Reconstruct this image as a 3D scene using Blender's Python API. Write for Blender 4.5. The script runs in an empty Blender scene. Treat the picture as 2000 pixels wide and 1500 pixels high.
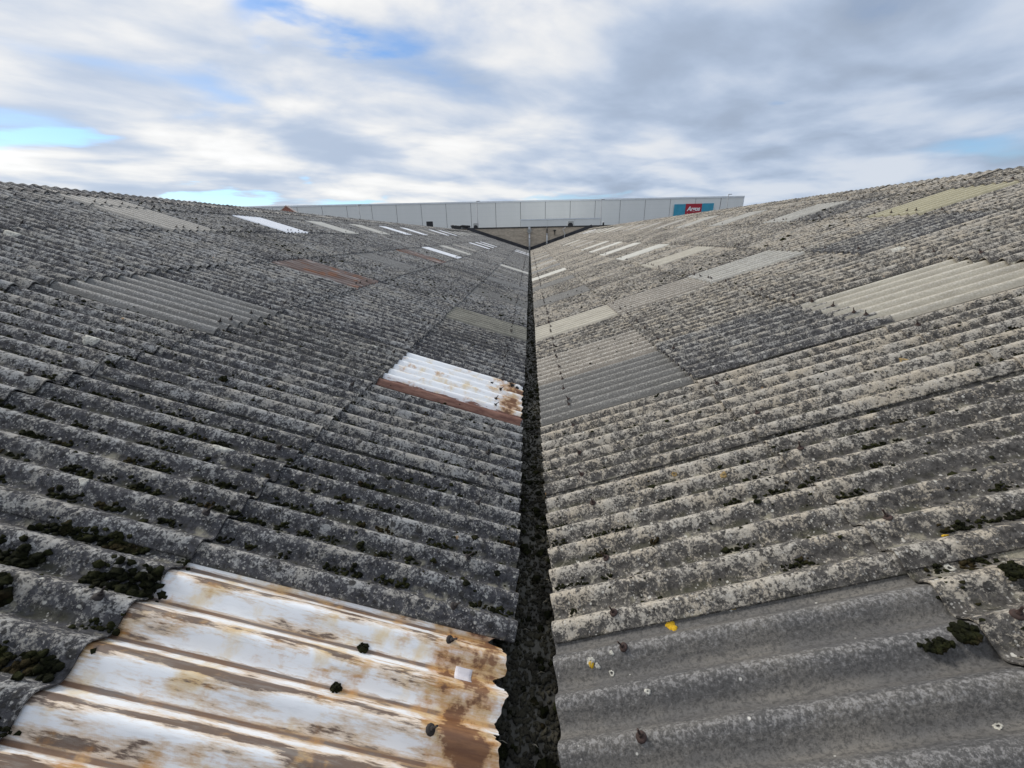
import bpy, bmesh, math, random
import numpy as np
from mathutils import Vector, Matrix, Euler

random.seed(7); rng = np.random.default_rng(7)
sc = bpy.context.scene
C = sc.collection
PI = math.pi

# ------------------------------------------------------------------ camera
PITCH, YAW, ROLL = 0.3522, 0.0485, 0.0207
cam_d = bpy.data.cameras.new('camera'); cam = bpy.data.objects.new('camera', cam_d); C.objects.link(cam)
cam_d.sensor_width = 36; cam_d.lens = 36 * 779.5 / 2000; cam_d.clip_end = 3000; cam_d.clip_start = 0.02
fw = Vector((-math.sin(YAW) * math.cos(PITCH), math.cos(YAW) * math.cos(PITCH), -math.sin(PITCH)))
r0 = Vector((math.cos(YAW), math.sin(YAW), 0)); u0 = r0.cross(fw)
rt = r0 * math.cos(ROLL) - u0 * math.sin(ROLL); up = u0 * math.cos(ROLL) + r0 * math.sin(ROLL)
cam.matrix_world = Matrix(((rt.x, up.x, -fw.x, 0), (rt.y, up.y, -fw.y, 0), (rt.z, up.z, -fw.z, 0), (0, 0, 0, 1)))
sc.camera = cam

# ------------------------------------------------------------------ node helper
class NT:
    def __init__(s, tree): s.t = tree; s.n = tree.nodes; s.l = tree.links
    def node(s, typ, **kw):
        n = s.n.new(typ)
        for k, v in kw.items(): setattr(n, k, v)
        return n
    def put(s, sock, v):
        if hasattr(v, 'is_linked') or isinstance(v, bpy.types.NodeSocket): s.l.new(v, sock)
        elif v is not None:
            if isinstance(v, (tuple, list)) and len(v) == 3 and sock.type == 'RGBA': v = (*v, 1)
            sock.default_value = v
    def math(s, op, a, b=None, c=None, clamp=False):
        n = s.node('ShaderNodeMath', operation=op, use_clamp=clamp)
        for i, v in enumerate((a, b, c)):
            if v is not None: s.put(n.inputs[i], v)
        return n.outputs[0]
    def add(s, a, b): return s.math('ADD', a, b)
    def sub(s, a, b): return s.math('SUBTRACT', a, b)
    def mul(s, a, b): return s.math('MULTIPLY', a, b)
    def step(s, x, lo, hi, a=0.0, b=1.0):
        n = s.node('ShaderNodeMapRange', interpolation_type='SMOOTHSTEP')
        s.put(n.inputs['Value'], x)
        for k, v in (('From Min', lo), ('From Max', hi), ('To Min', a), ('To Max', b)): s.put(n.inputs[k], v)
        return n.outputs[0]
    def mix(s, f, a, b):
        n = s.node('ShaderNodeMix', data_type='RGBA')
        s.put(n.inputs[0], f); s.put(n.inputs[6], a); s.put(n.inputs[7], b)
        return n.outputs[2]
    def scale(s, c, k):
        n = s.node('ShaderNodeVectorMath', operation='SCALE'); s.put(n.inputs[0], c); s.put(n.inputs[3], k)
        return n.outputs[0]
    def vec(s, op, a, b):
        n = s.node('ShaderNodeVectorMath', operation=op); s.put(n.inputs[0], a); s.put(n.inputs[1], b)
        return n.outputs[0]
    def noise(s, v, scale, detail=4, rough=.55, dist=0.0):
        n = s.node('ShaderNodeTexNoise'); s.put(n.inputs['Vector'], v)
        n.inputs['Scale'].default_value = scale; n.inputs['Detail'].default_value = detail
        n.inputs['Roughness'].default_value = rough; n.inputs['Distortion'].default_value = dist
        return n.outputs[0]
    def voro(s, v, scale):
        n = s.node('ShaderNodeTexVoronoi'); s.put(n.inputs['Vector'], v); n.inputs['Scale'].default_value = scale
        return n.outputs['Distance'], n.outputs['Color']
    def xyz(s, v):
        n = s.node('ShaderNodeSeparateXYZ'); s.put(n.inputs[0], v); return n.outputs
    def comb(s, x, y, z):
        n = s.node('ShaderNodeCombineXYZ')
        for i, v in enumerate((x, y, z)): s.put(n.inputs[i], v)
        return n.outputs[0]

# ------------------------------------------------------------------ sky and sun
SUN_AZ = math.radians(-66)      # from +Y (ahead), negative = to the left
SUN_EL = math.radians(40)
sun_dir = Vector((math.sin(SUN_AZ) * math.cos(SUN_EL), math.cos(SUN_AZ) * math.cos(SUN_EL), math.sin(SUN_EL)))
w = bpy.data.worlds.new('World'); sc.world = w; w.use_nodes = True
T = NT(w.node_tree); T.n.clear()
sky = T.node('ShaderNodeTexSky', sky_type='NISHITA', sun_disc=False)
sky.sun_elevation = SUN_EL; sky.sun_rotation = SUN_AZ; sky.air_density = 1.0; sky.dust_density = .4; sky.ozone_density = 2.0
D = T.node('ShaderNodeTexCoord').outputs['Generated']
dx, dy, dz = T.xyz(D)
zz = T.math('MAXIMUM', T.add(dz, .13), .09)
px, py = T.math('DIVIDE', dx, zz), T.math('DIVIDE', dy, zz)
# cloud layer seen in perspective; streaks run obliquely away from the viewer
ca, sa = math.cos(.55), math.sin(.55)
ua = T.add(T.mul(px, ca), T.mul(py, sa)); va = T.sub(T.mul(py, ca), T.mul(px, sa))
P3 = T.comb(T.mul(ua, .80), va, 11.4)
warp = T.noise(P3, .8, 2, .5)
P4 = T.vec('ADD', P3, T.comb(T.mul(warp, .6), T.mul(warp, .4), 0.0))
big = T.noise(P4, .55, 4, .5)
fine = T.noise(P4, 2.0, 7, .50)
dens = T.add(T.add(T.mul(big, .68), T.mul(fine, .32)), .095)
shade0 = T.noise(T.vec('ADD', P4, (1.7, 8.3, 0.0)), 2.6, 6, .5)
def gap(cx, cy, rx, ry, k):      # a clearing in the cloud layer, at a place on that layer
    wx, wy = T.mul(T.sub(fine, .5), 3.0 * rx), T.mul(T.sub(shade0, .5), 3.0 * ry)
    e = T.math('SQRT', T.add(T.math('POWER', T.math('DIVIDE', T.math('ABSOLUTE', T.add(T.sub(px, cx), wx)), rx), 2.0),
                             T.math('POWER', T.math('DIVIDE', T.math('ABSOLUTE', T.add(T.sub(py, cy), wy)), ry), 2.0)))
    return T.step(e, 1.0, 0.0, 0.0, k)
GAPS = [(-.87, 1.71, .34, .24, .17), (-.53, 1.88, .16, .12, .08), (-2.62, 2.38, .55, .32, .19), (1.26, 2.41, .17, .15, .15),
        (.75, 2.9, .45, .6, .05), (-2.9, 3.95, 1.1, .60, .26), (-2.0, 4.5, .7, .4, .22), (.64, 4.75, 1.4, .6, .26), (.64, 3.75, .42, .3, .10), (-1.43, 1.63, .16, .10, .08)]
for g in GAPS: dens = T.sub(dens, gap(*g))
cover = T.step(dens, .35, .51)
sdot = T.node('ShaderNodeVectorMath', operation='DOT_PRODUCT'); T.put(sdot.inputs[0], D); sdot.inputs[1].default_value = sun_dir
glow = T.step(sdot.outputs['Value'], -.1, .95)
shade = T.noise(T.vec('ADD', P4, (5.3, 2.1, 0.0)), .95, 7, .48)
lit = T.add(.39, T.mul(T.step(T.add(T.mul(shade, .62), T.mul(fine, .38)), .36, .62), .27))
lum = T.mul(lit, T.add(.94, T.mul(glow, .42)))
ccol = T.mix(T.step(lum, .45, .78), (.75, .90, 1.15), (1.0, .995, .985))
cloud = T.scale(ccol, T.mul(lum, 10.0))
skyc = T.vec('MULTIPLY', sky.outputs[0], (.80, 1.0, 1.20))
full = T.mix(T.mul(cover, .97), skyc, cloud)
bg = T.node('ShaderNodeBackground'); T.put(bg.inputs[0], full); bg.inputs[1].default_value = .1
T.l.new(bg.outputs[0], T.node('ShaderNodeOutputWorld').inputs[0])

sl = bpy.data.lights.new('sun', 'SUN'); sl.energy = 2.3; sl.angle = math.radians(10); sl.color = (1, .95, .88)
so = bpy.data.objects.new('sun', sl); C.objects.link(so)
so.rotation_euler = (-sun_dir).to_track_quat('-Z', 'Y').to_euler(); so.location = (0, 0, 30)
sc.view_settings.view_transform = 'Standard'; sc.view_settings.look = 'None'
sc.view_settings.exposure = 0.30; sc.view_settings.gamma = 1
sc.render.engine = 'CYCLES'

# ------------------------------------------------------------------ materials
def new_mat(name):
    m = bpy.data.materials.new(name); m.use_nodes = True
    t = NT(m.node_tree); b = t.n['Principled BSDF']
    return m, t, b
def plain(name, col, rough=.7, var=.15, scale=6, metal=0, bump=0.0):
    m, t, b = new_mat(name)
    o = t.node('ShaderNodeTexCoord').outputs['Object']
    n = t.noise(o, scale, 6, .6)
    t.put(b.inputs['Base Color'], t.mix(t.step(n, .3, .7), tuple(c * (1 - var) for c in col), tuple(min(1, c * (1 + var)) for c in col)))
    b.inputs['Roughness'].default_value = rough; b.inputs['Metallic'].default_value = metal
    if bump:
        bn = t.node('ShaderNodeBump'); bn.inputs['Strength'].default_value = .6; bn.inputs['Distance'].default_value = bump
        t.put(bn.inputs['Height'], t.noise(o, scale * 8, 5, .6)); t.l.new(bn.outputs[0], b.inputs['Normal'])
    return m

PIT = 1.016 / 7          # corrugation pitch
AMP = .028
def obj_coords(t):
    tc = t.node('ShaderNodeTexCoord').outputs['Object']
    oi = t.node('ShaderNodeObjectInfo').outputs['Random']
    off = t.vec('ADD', tc, t.comb(t.mul(oi, 91.0), t.mul(oi, 57.0), t.mul(oi, 23.0)))
    return tc, off, oi
def crest_of(t, tc):
    return t.math('COSINE', t.mul(t.xyz(tc)[1], 2 * PI / PIT))

def cement(name, cover, pale, base=(.085, .084, .090), warm=0.0, spots=1.0):
    """weathered cement sheet overgrown with lichen; cover shifts how much of it is pale"""
    m, t, b = new_mat(name)
    tc, v, oi = obj_coords(t); cr = crest_of(t, tc)
    n3 = t.noise(v, 1.3, 3, .5); n1 = t.noise(v, 19, 9, .72, .5); n2 = t.noise(v, 92, 5, .74)
    g0 = t.noise(v, 130, 4, .75)
    q = t.add(t.add(t.mul(n1, .55), t.mul(n2, .45)), t.mul(t.sub(n3, .5), .14))
    q = t.add(q, t.add(t.mul(cr, .034), t.mul(t.sub(oi, .5), .032)))  # more pale lichen on crests; also deepens crest-to-channel shading through colour
    mask = t.mul(t.step(q, .482 - cover, .560 - cover), t.step(g0, .28, .62, .55, 1.0))
    g1 = t.noise(v, 38, 7, .72)
    bc = t.mix(t.step(g1, .32, .68), tuple(c * .50 for c in base), tuple(c * 1.7 for c in base))
    tint = t.noise(v, 5, 4, .6)
    pc = t.mix(t.step(tint, .35, .65), pale, (pale[0] * 1.04, pale[1] * .98, pale[2] * .89))
    col = t.mix(mask, bc, pc)
    # pale crust and algae in the channels
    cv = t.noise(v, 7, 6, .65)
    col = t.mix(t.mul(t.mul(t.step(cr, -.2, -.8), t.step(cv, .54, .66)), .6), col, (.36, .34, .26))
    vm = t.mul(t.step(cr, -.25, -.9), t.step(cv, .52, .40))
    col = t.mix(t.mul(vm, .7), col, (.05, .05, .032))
    # round dark lichens, two sizes
    dv = t.vec('ADD', v, t.scale(t.comb(n1, n2, n3), .03))
    d, c = t.voro(dv, 17); rr = t.xyz(c)
    sp = t.mul(t.step(d, t.add(.06, t.mul(rr[1], .30)), t.add(.02, t.mul(rr[1], .25))), t.math('GREATER_THAN', rr[0], .76 - .2 * spots))
    d4, c4 = t.voro(dv, 46); r4 = t.xyz(c4)
    sp4 = t.mul(t.step(d4, t.add(.12, t.mul(r4[1], .3)), t.add(.05, t.mul(r4[1], .25))), t.math('GREATER_THAN', r4[0], .72 - .15 * spots))
    col = t.mix(t.mul(sp4, .8), col, (.040, .038, .036))
    col = t.mix(t.mul(sp, .9), col, t.mix(t.step(g1, .4, .6), (.040, .039, .038), (.075, .072, .068)))
    # small pale rosettes
    d2, c2 = t.voro(dv, 31); r2 = t.xyz(c2)
    s2 = t.mul(t.step(d2, .24, .14), t.math('GREATER_THAN', r2[0], .86))
    col = t.mix(t.mul(s2, .85), col, (.55, .54, .49))
    d5, c5 = t.voro(dv, 88); r5 = t.xyz(c5)
    col = t.mix(t.mul(t.mul(t.step(d5, .40, .22), t.math('GREATER_THAN', r5[0], .80)), .65), col, (.50, .49, .46))
    d3, c3 = t.voro(dv, 9); r3 = t.xyz(c3)
    s3 = t.mul(t.step(d3, .11, .05), t.math('GREATER_THAN', r3[2], .992 - .02 * warm))
    col = t.mix(t.mul(s3, .7), col, (.36, .20, .07))
    t.put(b.inputs['Base Color'], col)
    b.inputs['Roughness'].default_value = .92; b.inputs['Specular IOR Level'].default_value = .2
    bn = t.node('ShaderNodeBump'); bn.inputs['Strength'].default_value = .9; bn.inputs['Distance'].default_value = .008
    hgt = t.add(t.add(t.mul(n1, .6), t.mul(n2, .5)), t.add(t.mul(mask, .12), t.mul(t.add(sp, sp4), .3)))
    t.put(bn.inputs['Height'], hgt); t.l.new(bn.outputs[0], b.inputs['Normal'])
    return m

def clean_sheet(name, col, grime=.4, speck=.5, gcol=(.12, .115, .105)):
    """rooflight or newer sheet: one tone, weathered in streaks that run down the slope"""
    m, t, b = new_mat(name)
    tc, v, oi = obj_coords(t); cr = crest_of(t, tc)
    X, Y, Z = t.xyz(v)
    st = t.noise(t.comb(t.mul(X, 1.6), t.mul(Y, 20), Z), 1.0, 6, .6)
    n = t.noise(v, 4, 6, .6); f = t.noise(v, 75, 6, .78)
    g = t.step(t.add(t.mul(st, .5), t.mul(n, .5)), .40, .66)
    c = t.mix(t.mul(g, grime), col, gcol)
    c = t.mix(t.mul(t.step(f, .44, .62), speck * .75), c, tuple(k * .38 for k in col))
    c = t.mix(t.mul(t.step(t.add(f, t.mul(cr, -.07)), .44, .35), speck * .7), c, tuple(min(.6, k * 2.5) for k in col))  # pale grain on crests doubles as a crest highlight put into the colour
    d, vc = t.voro(v, 34); vr = t.xyz(vc)
    c = t.mix(t.mul(t.mul(t.step(d, t.mul(vr[1], .24), t.mul(vr[1], .12)), t.math('GREATER_THAN', vr[0], .93)), speck), c, (.55, .54, .5))
    t.put(b.inputs['Base Color'], c); b.inputs['Roughness'].default_value = .7
    bn = t.node('ShaderNodeBump'); bn.inputs['Strength'].default_value = .8 * speck + .1; bn.inputs['Distance'].default_value = .007
    t.put(bn.inputs['Height'], t.add(f, n)); t.l.new(bn.outputs[0], b.inputs['Normal'])
    return m

def rusty_white(name, streak=.0, valley=True, lowrust=1.0, edge=0.0):
    """white plastic sheet with brown streaks along the corrugations and rust towards the gutter end"""
    m, t, b = new_mat(name)
    tc, v, oi = obj_coords(t); cr = crest_of(t, tc)
    X, Y, Z = t.xyz(tc); S = t.math('ABSOLUTE', X)
    ph = t.math('FRACT', t.add(t.math('DIVIDE', Y, PIT), .5))      # .5 = crest, rising = away from camera
    st = t.noise(t.comb(t.mul(X, 2.6), t.mul(Y, 19), 0.0), 1.0, 9, .66)
    st2 = t.noise(t.comb(t.mul(X, 5.5), t.mul(Y, 46), 4.0), 1.0, 8, .7)
    sp = t.noise(t.comb(t.mul(X, 26), t.mul(Y, 190), 7.0), 1.0, 3, .6)
    weave = t.math('MULTIPLY', t.math('SINE', t.mul(X, 1400)), t.math('SINE', t.mul(Y, 1000)))
    W = (.86, .88, .90)
    c = t.mix(t.step(st2, .48, .75), W, (.68, .70, .72))
    c = t.mix(t.mul(t.step(t.noise(v, 6, 5, .6), .50, .70), .75), c, (.74, .56, .28))
    hump = t.math('POWER', t.math('MAXIMUM', t.sub(1.0, t.math('ABSOLUTE', t.mul(t.sub(ph, .60), 4.4))), 0.0), 1.0)
    a = t.add(t.add(t.mul(st, .72), t.mul(sp, .12)), t.add(t.mul(hump, .11), t.add(t.add(streak, t.mul(t.sub(t.noise(v, 2.6, 3, .5), .5), .30)), t.mul(t.step(Y, .85, .30), .045))))
    br = t.step(a, .555, .60)
    halo = t.step(a, .485, .57)
    c = t.mix(t.mul(halo, .60), c, (.56, .34, .12))
    bcol = t.mix(t.step(st2, .48, .62), (.105, .066, .048), (.17, .145, .128))
    c = t.mix(t.mul(br, .93), c, bcol)
    if valley:
        vl = t.step(t.add(cr, t.mul(t.sub(st, .5), .20)), -.945, -.985)
        c = t.mix(t.mul(t.step(t.add(cr, t.mul(t.sub(sp, .5), .5)), -.84, -.975), .6), c, (.40, .25, .12))
        c = t.mix(vl, c, t.mix(t.step(st2, .42, .58), (.165, .135, .118), (.17, .095, .055)))
    # rust at the gutter end
    rn = t.noise(v, 7, 6, .6)
    rz = t.add(t.add(t.mul(rn, .75), t.mul(st, .25)), t.mul(t.mul(t.step(S, .44, .16), t.step(S, .03, .12, .55, 1.0)), .21 * lowrust))
    c = t.mix(t.mul(t.step(t.add(rz, t.mul(t.sub(sp, .5), .10)), .545, .68), .85), c, t.mix(t.step(st2, .4, .6), (.50, .24, .06), (.60, .40, .18)))
    c = t.mix(t.mul(t.step(t.add(rz, t.mul(t.sub(sp, .5), .10)), .655, .715), .90), c, t.mix(t.step(st2, .42, .6), (.125, .052, .026), (.20, .085, .035)))
    if edge:
        en = t.add(t.mul(t.step(Y, .15, .055), 1.0), t.mul(t.sub(st2, .5), 1.3))
        c = t.mix(t.step(en, .42, .50), c, t.mix(t.step(st2, .4, .62), (.13, .05, .032), (.26, .13, .09)))
    t.put(b.inputs['Base Color'], c); b.inputs['Roughness'].default_value = .55
    bn = t.node('ShaderNodeBump'); bn.inputs['Strength'].default_value = .35; bn.inputs['Distance'].default_value = .0012
    t.put(bn.inputs['Height'], t.add(t.mul(weave, .25), t.add(t.mul(br, .6), sp))); t.l.new(bn.outputs[0], b.inputs['Normal'])
    return m

def rust_metal(name):
    m, t, b = new_mat(name)
    tc, v, oi = obj_coords(t); X, Y, Z = t.xyz(v)
    st = t.noise(t.comb(t.mul(X, 2.0), t.mul(Y, 26), Z), 1.0, 7, .65)
    n = t.noise(v, 5, 6, .65)
    c = t.mix(t.step(st, .35, .62), (.105, .062, .048), (.20, .165, .155))
    c = t.mix(t.mul(t.step(n, .5, .62), .9), c, (.20, .085, .045))
    c = t.mix(t.mul(t.step(t.add(st, t.mul(n, .3)), .72, .80), .8), c, (.5, .48, .46))
    t.put(b.inputs['Base Color'], c); b.inputs['Roughness'].default_value = .8
    return m

M = {}
M['cem_l'] = cement('cement_lichen_shaded', -.008, (.395, .395, .385), base=(.058, .058, .063), spots=1.3)  # left slope's lichen; its dimmer, bluer light is partly put into the colours
M['cem_r'] = cement('cement_lichen_lit', -.002, (.445, .418, .368), base=(.074, .070, .066), warm=.3, spots=1.0)  # right slope's lichen; its brighter, warmer light is partly put into the colours
M['cem_d'] = cement('cement_sparse_lichen', -.022, (.38, .375, .355), base=(.066, .065, .067), spots=1.0)
M['cem_c'] = clean_sheet('bare_cement', (.165, .162, .153), .6, .8, (.10, .096, .086))
M['cem_b'] = clean_sheet('mauve_cement', (.112, .110, .109), .62, 1.0, (.225, .208, .18))
M['cem_t'] = clean_sheet('tan_cement', (.30, .268, .225), .7, .9, (.15, .135, .115))
M['g_white'] = clean_sheet('white_sheet', (.80, .82, .86), .06, .03, (.6, .5, .3))
M['g_pale'] = clean_sheet('pale_sheet', (.56, .55, .50), .35, .3, (.28, .26, .22))
M['g_cream'] = clean_sheet('cream_sheet', (.45, .42, .345), .65, .45, (.27, .245, .20))
M['g_yellow'] = clean_sheet('straw_sheet', (.37, .34, .225), .5, .4, (.26, .24, .16))
M['g_beige'] = clean_sheet('beige_sheet', (.37, .35, .31), .65, .5, (.20, .19, .17))
M['g_grey'] = clean_sheet('grey_sheet', (.19, .19, .185), .88, .8, (.115, .11, .10))
M['g_olive'] = clean_sheet('olive_sheet', (.235, .225, .185), .65, .5, (.09, .085, .07))
M['g_green'] = clean_sheet('greenish_sheet', (.41, .395, .35), .6, .8, (.18, .18, .165))
M['rw'] = rusty_white('rusty_white_sheet', 0.066)
M['rw2'] = rusty_white('white_sheet_rusted_edge', -.35, valley=False, lowrust=.75, edge=1.0)
M['rust'] = rust_metal('rusted_sheet')

def moss_mat():
    m, t, b = new_mat('moss')
    o = t.node('ShaderNodeTexCoord').outputs['Object']
    n = t.noise(o, 2.3, 4, .6); n2 = t.noise(o, 240, 4, .7); n4 = t.noise(o, 17, 3, .6)
    c = t.mix(t.step(n4, .4, .62), (.014, .016, .008), (.030, .033, .012))
    c = t.mix(t.mul(t.step(t.noise(o, 9, 3, .5), .56, .68), .8), c, (.055, .040, .020))
    c = t.mix(t.mul(t.step(n2, .5, .75), .6), c, (.055, .056, .020))
    t.put(b.inputs['Base Color'], c); b.inputs['Roughness'].default_value = .97; b.inputs['Specular IOR Level'].default_value = .1
    bn = t.node('ShaderNodeBump'); bn.inputs['Strength'].default_value = 1.0; bn.inputs['Distance'].default_value = .012
    t.put(bn.inputs['Height'], t.add(n2, t.noise(o, 90, 4, .7))); t.l.new(bn.outputs[0], b.inputs['Normal'])
    return m
M['moss'] = moss_mat()
M['bolt'] = plain('rusty_bolt', (.022, .017, .016), .8, .4, 60)
M['bolt_r'] = plain('red_rust_bolt', (.036, .020, .016), .8, .4, 60)
M['lich_w'] = plain('white_lichen', (.46, .45, .40), .95, .4, 60, bump=.004)
M['lich_o'] = plain('ochre_lichen', (.30, .21, .09), .95, .5, 90, bump=.003)
M['lich_y'] = plain('yellow_lichen', (.55, .34, .015), .95, .25, 120, bump=.003)
M['gutter'] = plain('gutter_lining', (.050, .049, .040), .55, .6, 5, bump=.004)
M['debris'] = plain('gutter_debris', (.034, .031, .020), .95, .6, 9, bump=.01)
M['twig'] = plain('dry_stalk', (.30, .27, .21), .9, .2, 20)
M['tape'] = plain('tape_patch', (.62, .60, .63), .6, .06, 30)
M['purlin'] = plain('purlin_steel', (.10, .10, .10), .7)
M['ground'] = plain('asphalt', (.055, .055, .057), .9, .25, .6)
M['flash'] = plain('bitumen_flashing', (.040, .040, .046), .75, .3, 2)
M['coping'] = plain('dark_coping', (.028, .028, .03), .6, .2, 2)
M['deck'] = plain('roof_felt', (.09, .09, .095), .9, .2, 1)
M['pvc'] = plain('pale_pipe', (.55, .56, .57), .5, .1, 3)
M['pvc2'] = plain('grey_pipe', (.34, .34, .34), .6, .2, 3)
M['hop'] = plain('grey_hopper', (.30, .30, .29), .6, .2, 5)
M['unit'] = plain('unit_casing', (.42, .42, .40), .6, .1, 4)
M['dark'] = plain('dark_grille', (.02, .02, .022), .6, .2, 10)
M['trim'] = plain('pale_trim', (.80, .83, .84), .5, .06, 1)
M['seam'] = plain('seam_shadow_gap', (.12, .10, .11), .8, .1, 1)
M['post'] = plain('lamp_post_steel', (.26, .27, .28), .5, .15, 2)
M['teal'] = plain('turquoise_panel', (.045, .33, .47), .45, .10, .8)
M['red'] = plain('red_panel', (.42, .012, .03), .45, .06, 1)
M['white'] = plain('white_lettering', (.85, .83, .82), .5, .03, 1)
M['hbrick'] = plain('pink_brick', (.33, .15, .11), .9, .2, 3)
M['coping_p'] = plain('gable_coping_stone', (.52, .42, .37), .9, .15, 3)
M['tile'] = plain('house_roof_tile', (.16, .08, .06), .9, .3, 4)
def panel_mat():
    m, t, b = new_mat('warehouse_panel')
    o = t.node('ShaderNodeTexCoord').outputs['Object']
    oi = t.node('ShaderNodeObjectInfo').outputs['Random']
    x, y, z = t.xyz(o)
    n = t.noise(t.comb(t.mul(x, .4), y, t.mul(z, .15)), 1.0, 5, .6)
    c = t.mix(t.step(n, .3, .7), (.79, .795, .755), (.84, .84, .80))
    rib = t.step(t.math('ABSOLUTE', t.sub(t.math('FRACT', t.mul(z, 1.0)), .5)), .44, .5)
    c = t.mix(t.mul(rib, .16), c, (.52, .54, .54)); c = t.mix(t.mul(oi, .15), c, (.72, .73, .70))
    t.put(b.inputs['Base Color'], c); b.inputs['Roughness'].default_value = .55
    return m
M['panel'] = panel_mat()
def brick_mat():
    m, t, b = new_mat('buff_brick')
    o = t.node('ShaderNodeTexCoord').outputs['Object']; x, y, z = t.xyz(o)
    br = t.node('ShaderNodeTexBrick'); t.put(br.inputs['Vector'], t.comb(x, z, 0.0))
    br.inputs['Scale'].default_value = 1.0; br.inputs['Brick Width'].default_value = .225; br.inputs['Row Height'].default_value = .075
    br.inputs['Mortar Size'].default_value = .006; br.inputs['Bias'].default_value = .1
    br.inputs['Color1'].default_value = (.58, .49, .37, 1); br.inputs['Color2'].default_value = (.40, .335, .26, 1); br.inputs['Mortar'].default_value = (.46, .42, .37, 1)
    n = t.noise(t.comb(t.mul(x, .7), y, t.mul(z, 3.5)), 1.0, 6, .65)
    c = t.mix(t.mul(t.step(n, .45, .7), .6), br.outputs[0], (.24, .21, .17))
    t.put(b.inputs['Base Color'], c); b.inputs['Roughness'].default_value = .9
    return m
M['brick'] = brick_mat()

# ------------------------------------------------------------------ object helpers
def tag(o, label=None, cat=None, group=None, kind=None):
    if label: o['label'] = label
    if cat: o['category'] = cat
    if group: o['group'] = group
    if kind: o['kind'] = kind
    return o
def empty(name, loc=(0, 0, 0), rot=(0, 0, 0), **kw):
    o = bpy.data.objects.new(name, None); C.objects.link(o); o.location = loc; o.rotation_euler = rot
    return tag(o, **kw)
def link(name, me, mat=None, parent=None, loc=(0, 0, 0), rot=(0, 0, 0), **kw):
    o = bpy.data.objects.new(name, me); C.objects.link(o); o.parent = parent; o.location = loc; o.rotation_euler = rot
    if mat:
        if not me.materials: me.materials.append(M[mat])
        if me.materials[0] != M[mat]:
            o.material_slots[0].link = 'OBJECT'; o.material_slots[0].material = M[mat]
    return tag(o, **kw)
def mesh_np(name, V, F, smooth=True):
    """V (n,3), F (m,k) all faces of one size"""
    me = bpy.data.meshes.new(name); V = np.asarray(V, np.float32); F = np.asarray(F, np.int32); k = F.shape[1]
    me.vertices.add(len(V)); me.vertices.foreach_set('co', V.ravel())
    me.loops.add(F.size); me.loops.foreach_set('vertex_index', F.ravel())
    me.polygons.add(len(F)); me.polygons.foreach_set('loop_start', np.arange(0, F.size, k, dtype=np.int32))
    sm = np.ones(len(F), bool) if smooth is True else (np.zeros(len(F), bool) if smooth is False else smooth)
    me.polygons.foreach_set('use_smooth', sm)
    me.update(calc_edges=True); me.validate()
    return me
class MB:
    def __init__(s): s.b = bmesh.new()
    def box(s, x0, x1, y0, y1, z0, z1, bev=0):
        vs = [s.b.verts.new(p) for p in ((x0, y0, z0), (x1, y0, z0), (x1, y1, z0), (x0, y1, z0), (x0, y0, z1), (x1, y0, z1), (x1, y1, z1), (x0, y1, z1))]
        fs = [s.b.faces.new([vs[i] for i in q]) for q in ((3, 2, 1, 0), (4, 5, 6, 7), (0, 1, 5, 4), (1, 2, 6, 5), (2, 3, 7, 6), (3, 0, 4, 7))]
        if bev:
            bmesh.ops.bevel(s.b, geom=list({e for f in fs for e in f.edges}), offset=bev, segments=2, affect='EDGES')
        return s
    def tube(s, pts, r, seg=8, cap=True):
        pts = [Vector(p) for p in pts]; rs = r if isinstance(r, (list, tuple)) else [r] * len(pts); rings = []
        for i, p in enumerate(pts):
            d = (pts[min(i + 1, len(pts) - 1)] - pts[max(i - 1, 0)]).normalized()
            a = d.cross(Vector((0, 1, .13)) if abs(d.y) < .9 else Vector((1, 0, .1))).normalized(); c = d.cross(a)
            rings.append([s.b.verts.new(p + (a * math.cos(2 * PI * k / seg) + c * math.sin(2 * PI * k / seg)) * rs[i]) for k in range(seg)])
        for A, B in zip(rings, rings[1:]):
            for k in range(seg): s.b.faces.new((A[k], A[(k + 1) % seg], B[(k + 1) % seg], B[k])).smooth = True
        if cap: s.b.faces.new(rings[0][::-1]); s.b.faces.new(rings[-1])
        return s
    def prism(s, poly, axis, a, b):
        """poly of (u,v) extruded along axis 'y' or 'x' from a to b"""
        f = (lambda u, v, k: (u, k, v)) if axis == 'y' else (lambda u, v, k: (k, u, v))
        A = [s.b.verts.new(f(u, v, a)) for u, v in poly]; B = [s.b.verts.new(f(u, v, b)) for u, v in poly]; n = len(poly)
        s.b.faces.new(A); s.b.faces.new(B[::-1])
        for i in range(n): s.b.faces.new((A[i], B[i], B[(i + 1) % n], A[(i + 1) % n]))
        return s
    def done(s, name):
        bmesh.ops.recalc_face_normals(s.b, faces=s.b.faces[:])
        me = bpy.data.meshes.new(name); s.b.to_mesh(me); s.b.free(); return me
    def make(s, name, mat, parent=None, **kw): return link(name, s.done(name), mat, parent, **kw)

# ------------------------------------------------------------------ measurements of the roof
H = 1.605                       # camera above the eaves
ALPHA = .3195
X_L, X_R = -.0763, .1044        # eaves edges
Y0 = 1.246                      # near edge of column 0
CW = 1.016
LAPS = [0, 1.342, 2.757, 4.13, 5.63, 6.87]
RIDGE = {-1: 7.72, 1: 7.64}
NCOL = 50
THK = .0075; E1 = .019; R1 = .011; OVER = .15
def course_len(side, c):
    top = LAPS[c + 1] + OVER if c < 5 else RIDGE[side]
    return top - LAPS[c]
def lift(side, c, s, t):        # height of the top of a sheet above the roof plane, s and t from its lower near corner
    return AMP * np.cos(2 * PI * t / PIT) + E1 * (1 - s / course_len(side, c)) + R1 * (1 - t / CW)

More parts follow.
